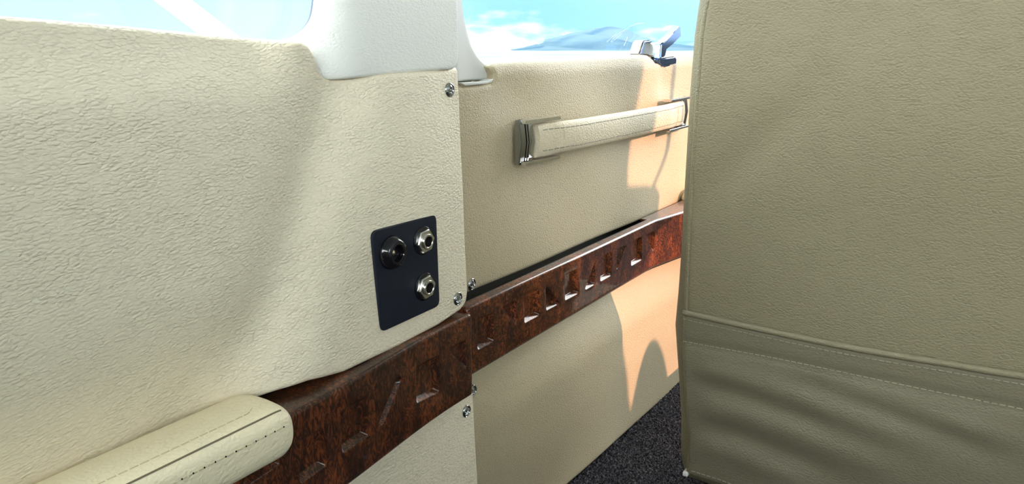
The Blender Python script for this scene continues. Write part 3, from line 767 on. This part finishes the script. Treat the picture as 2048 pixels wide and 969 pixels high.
for t in (path[2], path[-3]):                                      # cross seams where the strap enters its brackets
    y, z, X, hh = t
    tube([q for q in (onto(strap, (X + .05, y, z + hh * b), (-1, 0, 0)) for b in np.linspace(-.9, .9, 14)) if q], .0005, n=6).build('seam', M['strap'], strap)

# ================================================================== window latch
lat = thing('window_latch', hx(1325, 125, -.405), 'chrome window latch with a raised lever on the door sill', 'latch')
def prism(px, Xa, Xb, bev=.001, mb=None):
    mb = mb or MB(); bm = bmesh.new(); P = YZ(px, (Xa + Xb) / 2)
    A = [bm.verts.new((Xa, y, z)) for y, z in P]; B = [bm.verts.new((Xb, y, z)) for y, z in P]; n = len(P)
    bm.faces.new(A); bm.faces.new(B[::-1])
    for i in range(n): bm.faces.new((A[i], B[i], B[(i + 1) % n], A[(i + 1) % n]))
    bmesh.ops.recalc_face_normals(bm, faces=bm.faces[:])
    if bev: bmesh.ops.bevel(bm, geom=bm.edges[:], offset=bev, segments=3, affect='EDGES')
    return mb.bm(bm)
prism([(1307, 117), (1340, 113), (1343, 117), (1342, 129), (1313, 136), (1308, 127)], -.418, -.402, .0018).build('escutcheon', M['sky_tint'], lat)
prism([(1313, 116), (1315, 88), (1334, 71), (1351, 51), (1354, 54), (1355, 73), (1338, 90), (1326, 99), (1323, 114)], -.411, -.400, .0014).build('lever', M['sky_tint'], lat)
prism([(1324, 85), (1344, 66), (1346, 67), (1328, 86)], -.401, -.3988, .0004).build('lever_rib', M['chrome'], lat)
prism([(1267, 110), (1277, 81), (1292, 80), (1294, 86), (1286, 112)], -.434, -.418, .002).build('catch_block', M['chrome2'], lat)
prism([(1288, 112), (1292, 84), (1298, 84), (1297, 112)], -.430, -.420, .0008).build('spring_clip', M['chrome'], lat)
prism([(1296, 113), (1299, 85), (1312, 86), (1314, 92), (1311, 116), (1302, 118)], -.428, -.408, .0012).build('pivot', M['chrome2'], lat)
prism([(1333, 56), (1343, 51), (1345, 53), (1334, 62)], -.425, -.413, .001).build('lever_back', M['white'], lat)

# ================================================================== front seat
def f_seat(x, z):
    return .72 - .06 * (z + .2) + .010 * ((x - .02) / .28) ** 2
seat = thing('front_seat', (.02, .80, -H), 'taupe leather front seat seen from behind, with a map pocket', 'seat')
XR = .30
fb = lambda x, z: f_seat(x, z) + .016
edgeL = [(1420, -75), (1408, -30), (1400, 20), (1393, 70), (1384, 180), (1377, 300), (1371, 400), (1366, 500), (1361, 570), (1354, 645), (1358, 705), (1362, 760), (1366, 830), (1365, 900), (1374, 946)]
ol = XZ(edgeL, lambda x, z: f_seat(x, z) + .034); xb = ol[-1][1]
body = [(ol[0][0] + .02, ol[0][1] + .05), (ol[0][0] + .06, ol[0][1] + .075), (XR - .07, ol[0][1] + .085), (XR - .02, ol[0][1] + .04), (XR, -.2), (XR - .02, xb)]
v, f = pad(ol + body[::-1], fb, axis='z', h=.012, r=.016, thick=.075, step_edge=.006)
bk_ = link('backrest', v, f, M['seat'], seat)
# rear cover sheet, seam on the left, runs up over the top
fs_ = lambda x, z: f_seat(x, z) + .004 * math.exp(-(((x + .03) / .12) ** 2 + ((z + .17) / .07) ** 2)) - .003 * math.exp(-(((x + .06) / .12) ** 2 + ((z + .03) / .10) ** 2)) \
    + .0035 * math.exp(-((x + .19 - .8 * (z + .08)) / .025) ** 2 - ((z + .10) / .06) ** 2)
seamL = [(1432, -70), (1420, -22), (1411, 20), (1403, 70), (1395, 180), (1388, 300), (1381, 400), (1376, 500), (1373, 570), (1372, 620), (1369, 685), (1371, 760), (1376, 830), (1381, 880), (1379, 915), (1374, 944)]
ol2 = XZ(seamL, fs_)
topr = [(ol2[0][0] + .03, ol2[0][1] + .045), (ol2[0][0] + .07, ol2[0][1] + .06), (XR - .085, ol2[0][1] + .065), (XR - .04, ol2[0][1] + .03), (XR - .02, -.2), (XR - .035, ol2[-1][1] - .018)]
v, f = pad(ol2 + topr[::-1], fs_, axis='z', h=.006, r=.005, thick=.02, step_edge=.004)
link('back_cover', v, f, M['seat'], seat)
tube(smooth_path([(x, fs_(x, z) + .004, z) for x, z in ol2], 4), .0032, n=10).build('piping', M['seat'], seat)
# pocket: one sheet with diagonal pull folds
folds = [  # (pixel polyline, height towards the cabin, half width)
    ([(1376, 720), (1480, 750), (1600, 790), (1760, 850), (1900, 905)], .0058, .012),
    ([(1385, 800), (1500, 826), (1640, 876), (1760, 925), (1850, 969)], .0062, .013),
    ([(1640, 745), (1800, 800), (1950, 850), (2080, 890)], .0060, .013),
    ([(1380, 880), (1470, 905), (1580, 950), (1660, 990)], .0045, .010),
    ([(1376, 762), (1490, 792), (1620, 838), (1740, 890)], -.0050, .010),
    ([(1384, 846), (1480, 868), (1600, 915), (1720, 970)], -.0055, .010),
    ([(1560, 745), (1700, 790), (1850, 845), (1980, 900), (2080, 930)], -.0050, .010),
    ([(1800, 775), (1900, 790), (2080, 830)], -.004, .012)]
FL = [([np.array(p) for p in XZ(pl, f_seat)], a, w_) for pl, a, w_ in folds]
stitch_z = [np.array(p) for p in XZ([(1370, 681), (1480, 701), (1600, 724), (1800, 766), (2048, 816)], f_seat)]
def zline(P, x):
    return float(np.interp(x, [p[0] for p in P], [p[1] for p in P]))
pocket_top = XZ([(1371, 622), (1500, 650), (1700, 691), (1900, 724), (2048, 748)], f_seat)
def f_pocket(x, z):
    y = f_seat(x, z) - .006
    below = float(sm(0, -.03, z - zline(stitch_z, x)))
    q = np.array((x, z))
    for P, a, w_ in FL:
        best = 9; ex = 0
        for p1, p2 in zip(P, P[1:]):
            e = p2 - p1; t = float(np.clip((q - p1) @ e / (e @ e), 0, 1)); d = float(np.hypot(*(q - p1 - t * e)))
            if d < best: best = d
        L0 = min(1.0, float(np.hypot(*(q - P[0]))) / .03) ; L1 = min(1.0, float(np.hypot(*(q - P[-1]))) / .05)
        y -= below * .62 * a * math.exp(-(best / (1.25 * w_)) ** 2) * max(.25, min(L0, 1)) * max(.15, L1)
    y += .0022 * math.exp(-((z - zline(stitch_z, x)) / .0045) ** 2)
    return y
bl = XZ([(1371, 684), (1372, 760), (1377, 830), (1382, 880), (1379, 918), (1374, 943), (1440, 964), (1520, 993), (1700, 1050)], f_seat)
pt = [(pocket_top[0][0], pocket_top[0][1] - .002)] + [(x, z - .002) for x, z in pocket_top[1:]]
slope_t = (pocket_top[-1][1] - pocket_top[-2][1]) / (pocket_top[-1][0] - pocket_top[-2][0])
right_top = (XR - .03, pocket_top[-1][1] + slope_t * (XR - .03 - pocket_top[-1][0]))
ol3 = bl + [(XR - .03, bl[-1][1] - .02)] + [right_top] + pt[::-1]
v, f = pad(ol3, f_pocket, axis='z', h=.0055, r=.003, thick=.006, step_edge=.004)
pk = link('pocket', v, f, M['seatpocket'], seat)
tp = smooth_path([(x, f_seat(x, z) - .006, z) for x, z in pocket_top + [right_top]], 10)
tube(tp, .0033, n=12).build('pocket_piping', M['seat'], pk)
def below(P, dz, fn): return [(x, fn(x, z - dz) - .0006, z - dz) for x, _, z in P]
stitches([below(tp, .0075, f_pocket)], 'stitching', M['threadseat'], pk, ln=.0042, gap=.0018, r=.0004)
sl = smooth_path([(p[0], 0, p[1]) for p in stitch_z], 12)
stitches([[(x, f_pocket(x, z) - .0004, z) for x, _, z in sl]], 'stitching', M['threadseat'], pk, ln=.0042, gap=.0018, r=.0005)
hem = smooth_path([(x, 0, z + .006) for x, z in bl[5:]], 10)
stitches([[(x, f_pocket(x, z) - .0004, z) for x, _, z in hem if x > bl[5][0] + .004]], 'stitching', M['threadseat'], pk, ln=.0042, gap=.0018, r=.0005)
# seat base, cushion, headrest
b_ = MB(); b_.box((-.235, .775, -.505), (.27, 1.10, -.43), .012); b_.build('seat_base', M['seatbase'], seat)
bm = bmesh.new(); bmesh.ops.create_cube(bm, size=1)
for q in bm.verts: q.co = Vector((.02 + q.co.x * .54, 1.02 + q.co.y * .40, -.455 + q.co.z * .07))
bmesh.ops.bevel(bm, geom=bm.edges[:], offset=.03, segments=5, affect='EDGES'); MB().bm(bm).build('seat_cushion', M['seat'], seat)
for x in (-.15, .17):
    MB().box((x - .012, .66, -H), (x + .012, 1.2, -.505), .002).build('floor_rail', M['chrome2'], seat)
b_ = MB(); b_.box(tuple(np.array(hy(1372, 947, .74)) + (-.003, -.003, -.003)), tuple(np.array(hy(1372, 947, .74)) + (.003, .008, .002)), .001)
b_.build('hem_clip', M['white'], seat)

# unseen seat-shaped blocker added: outline traced back from the shadows on the door
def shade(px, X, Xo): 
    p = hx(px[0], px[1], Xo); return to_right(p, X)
cs = thing('sun_blocker', (.55, 1.0, -H), 'unseen seat-shaped blocker added to cast shadows on the door', 'seat')
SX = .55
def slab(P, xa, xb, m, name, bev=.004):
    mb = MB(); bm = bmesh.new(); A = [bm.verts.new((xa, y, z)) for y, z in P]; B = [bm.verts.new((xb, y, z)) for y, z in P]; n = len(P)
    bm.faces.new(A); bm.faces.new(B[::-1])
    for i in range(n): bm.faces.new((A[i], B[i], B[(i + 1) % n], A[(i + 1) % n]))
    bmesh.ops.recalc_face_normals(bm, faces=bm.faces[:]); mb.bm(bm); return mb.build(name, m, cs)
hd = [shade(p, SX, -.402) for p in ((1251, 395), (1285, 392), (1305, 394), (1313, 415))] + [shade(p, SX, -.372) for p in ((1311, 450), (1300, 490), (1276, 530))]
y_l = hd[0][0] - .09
slab(rounded([(y_l, hd[0][1])] + hd + [(y_l, hd[-1][1] + .01)], .006), SX - .03, SX + .03, M['seat'], 'headrest_shade')
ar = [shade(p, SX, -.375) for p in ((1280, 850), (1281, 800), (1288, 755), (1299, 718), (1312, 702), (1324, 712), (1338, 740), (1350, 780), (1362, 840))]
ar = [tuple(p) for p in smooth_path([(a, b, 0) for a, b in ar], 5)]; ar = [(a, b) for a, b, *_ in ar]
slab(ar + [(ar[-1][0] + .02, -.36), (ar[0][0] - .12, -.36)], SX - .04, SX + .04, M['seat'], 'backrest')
bc = ar[len(ar) // 2]
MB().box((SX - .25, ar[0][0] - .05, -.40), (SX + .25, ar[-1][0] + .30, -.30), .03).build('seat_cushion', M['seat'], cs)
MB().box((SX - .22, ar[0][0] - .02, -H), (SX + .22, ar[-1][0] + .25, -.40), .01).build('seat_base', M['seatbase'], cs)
hb = hd[-1]
MB().box((SX - .004, y_l + .02, ar[12][1] - .2), (SX + .004, y_l + .03, hb[1] + .03), .001).build('blocker_post', M['chrome2'], cs)
# belt-like strip added from the ceiling down for the narrow band of shadow
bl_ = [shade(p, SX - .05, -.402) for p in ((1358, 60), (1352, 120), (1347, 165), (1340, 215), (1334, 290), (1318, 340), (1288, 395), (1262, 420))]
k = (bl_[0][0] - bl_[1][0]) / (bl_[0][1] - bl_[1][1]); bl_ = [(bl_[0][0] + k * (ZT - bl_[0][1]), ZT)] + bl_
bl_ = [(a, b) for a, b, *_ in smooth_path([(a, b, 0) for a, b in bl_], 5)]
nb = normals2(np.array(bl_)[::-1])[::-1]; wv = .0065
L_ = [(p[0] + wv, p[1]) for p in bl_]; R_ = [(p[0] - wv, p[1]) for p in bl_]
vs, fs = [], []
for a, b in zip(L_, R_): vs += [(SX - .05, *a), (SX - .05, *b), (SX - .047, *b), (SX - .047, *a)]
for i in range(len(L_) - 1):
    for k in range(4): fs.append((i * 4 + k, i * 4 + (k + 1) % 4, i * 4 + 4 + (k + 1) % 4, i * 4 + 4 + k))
link('belt_blocker', vs, fs, M['belt'], cs, smooth=False)

# bench-shaped block added behind the camera to darken the lower seat back
rb = thing('rear_light_blocker', (.2, -.45, -H), 'unseen bench-shaped block added behind the camera to dim the seat back', 'seat')
MB().box((-.12, -.62, -.30), (.82, -.46, .13), .05).build('backrest', M['seat'], rb)
MB().box((-.12, -.60, -.36), (.82, -.10, -.22), .04).build('seat_cushion', M['seat'], rb)
MB().box((-.10, -.58, -H), (.80, -.06, -.36), .01).build('seat_base', M['seatbase'], rb)

# ================================================================== outside
# wings and the strut that braces the nearer one
def wing(xa, xb):
    P = [(-.45 + .0, .80), (.2, .86), (.75, .885), (1.02, .86), (1.10, .80), (1.06, .765), (.7, .75), (.0, .765)]
    bm = bmesh.new(); A = [bm.verts.new((xa, y, z)) for y, z in P]; B = [bm.verts.new((xb, y, z)) for y, z in P]; n = len(P)
    bm.faces.new(A); bm.faces.new(B[::-1])
    for i in range(n): bm.faces.new((A[i], B[i], B[(i + 1) % n], A[(i + 1) % n]))
    bmesh.ops.recalc_face_normals(bm, faces=bm.faces[:]); return MB().bm(bm)
struct(wing(.91, 5.4).build('wing', M['paint']))
ws = thing('wing_strut', (-.48, .95, -.45), 'pale diagonal wing strut outside the rear window', 'strut')
a = Vector(hx(437, 70, -1.0)); kz = hx(345, 0, -1)[2]
xb_ = (a.z - .9) / (.9 - kz) * -1 if False else (.9 - a.z) / (.9 - kz)      # rises .9 for every 1 outwards
b = Vector(hx(345, 0, -xb_)); d = (b - a).normalized()
p0 = a + d * ((-.45 - a.x) / d.x); p1 = b + d * .75
tube([p0 + (p1 - p0) * t for t in np.linspace(0, 1, 6)], .030, n=24, ry=.016, up=(0, 0, 1)).build('strut', M['paint'], ws)

# land and the hazy hill
struct(link('ground', [(-2500, -900, -1.6), (300, -900, -1.6), (300, 2500, -1.6), (-2500, 2500, -1.6)], [(0, 1, 2, 3)], M['land'], smooth=False))
DH = 640.0
def sky(x, y, D):
    d = ray(x, y); k = D / math.hypot(d[0], d[1]); return (d[0] * k, d[1] * k, d[2] * k)
ridge = [(-500, 92), (-200, 96), (100, 100), (400, 104), (700, 104), (900, 104), (1000, 103), (1040, 96), (1080, 87), (1110, 80), (1130, 74), (1160, 68), (1190, 63), (1215, 60), (1240, 62), (1262, 69), (1285, 79), (1310, 86), (1340, 87), (1370, 90), (1400, 93), (1480, 96), (1600, 99), (1800, 102)]
rx = np.arange(-500, 1801, 6); ry = np.interp(rx, [p[0] for p in ridge], [p[1] for p in ridge])
vs, fs = [], []
rows = 14
for i, (x, y) in enumerate(zip(rx, ry)):
    jag = .8 * math.sin(i * 1.7) * math.sin(i * .53) + random.uniform(-.5, .5)
    tx, ty, tz = sky(x, y + jag, DH); l = math.hypot(tx, ty)
    for j in range(rows):
        s = j / (rows - 1)                      # 0 at the near foot, rows-1 beyond the crest
        hgt = math.sin(min(1, s * 1.25) * math.pi / 2) ** 1.3
        D = DH - 230 * (1 - s * 1.25) if s * 1.25 < 1 else DH + 200 * (s * 1.25 - 1)
        if s * 1.25 > 1: hgt = 1 - (s * 1.25 - 1)
        z = -1.8 + (tz + 1.8) * hgt + (3.0 * math.sin(i * .21 + j * 1.3) * math.sin(s * math.pi) if j not in (0,) else 0) * (tz > 4)
        vs.append((tx / l * D, ty / l * D, z))
for i in range(len(rx) - 1):
    for j in range(rows - 1): fs.append((i * rows + j, (i + 1) * rows + j, (i + 1) * rows + j + 1, i * rows + j + 1))
hl = link('hills', vs, fs, M['hill'], origin=(-300, 500, -1.8)); struct(hl)
# the haze that lies over the land between here and the hill
m, nt, bb = mat('haze'); nt.nodes.remove(bb); vsn = N(nt, 'ShaderNodeVolumeScatter'); vsn.inputs['Color'].default_value = (.40, .74, 1, 1); vsn.inputs['Density'].default_value = .00026; vsn.inputs['Anisotropy'].default_value = .2
nt.links.new(vsn.outputs[0], nt.nodes['Material Output'].inputs['Volume'])
hb_ = MB(); hb_.box((-900, -300, -1.5), (-12, 760, 60)); ho = hb_.build('outside_haze', m, smooth=False); ho['kind'] = 'stuff'
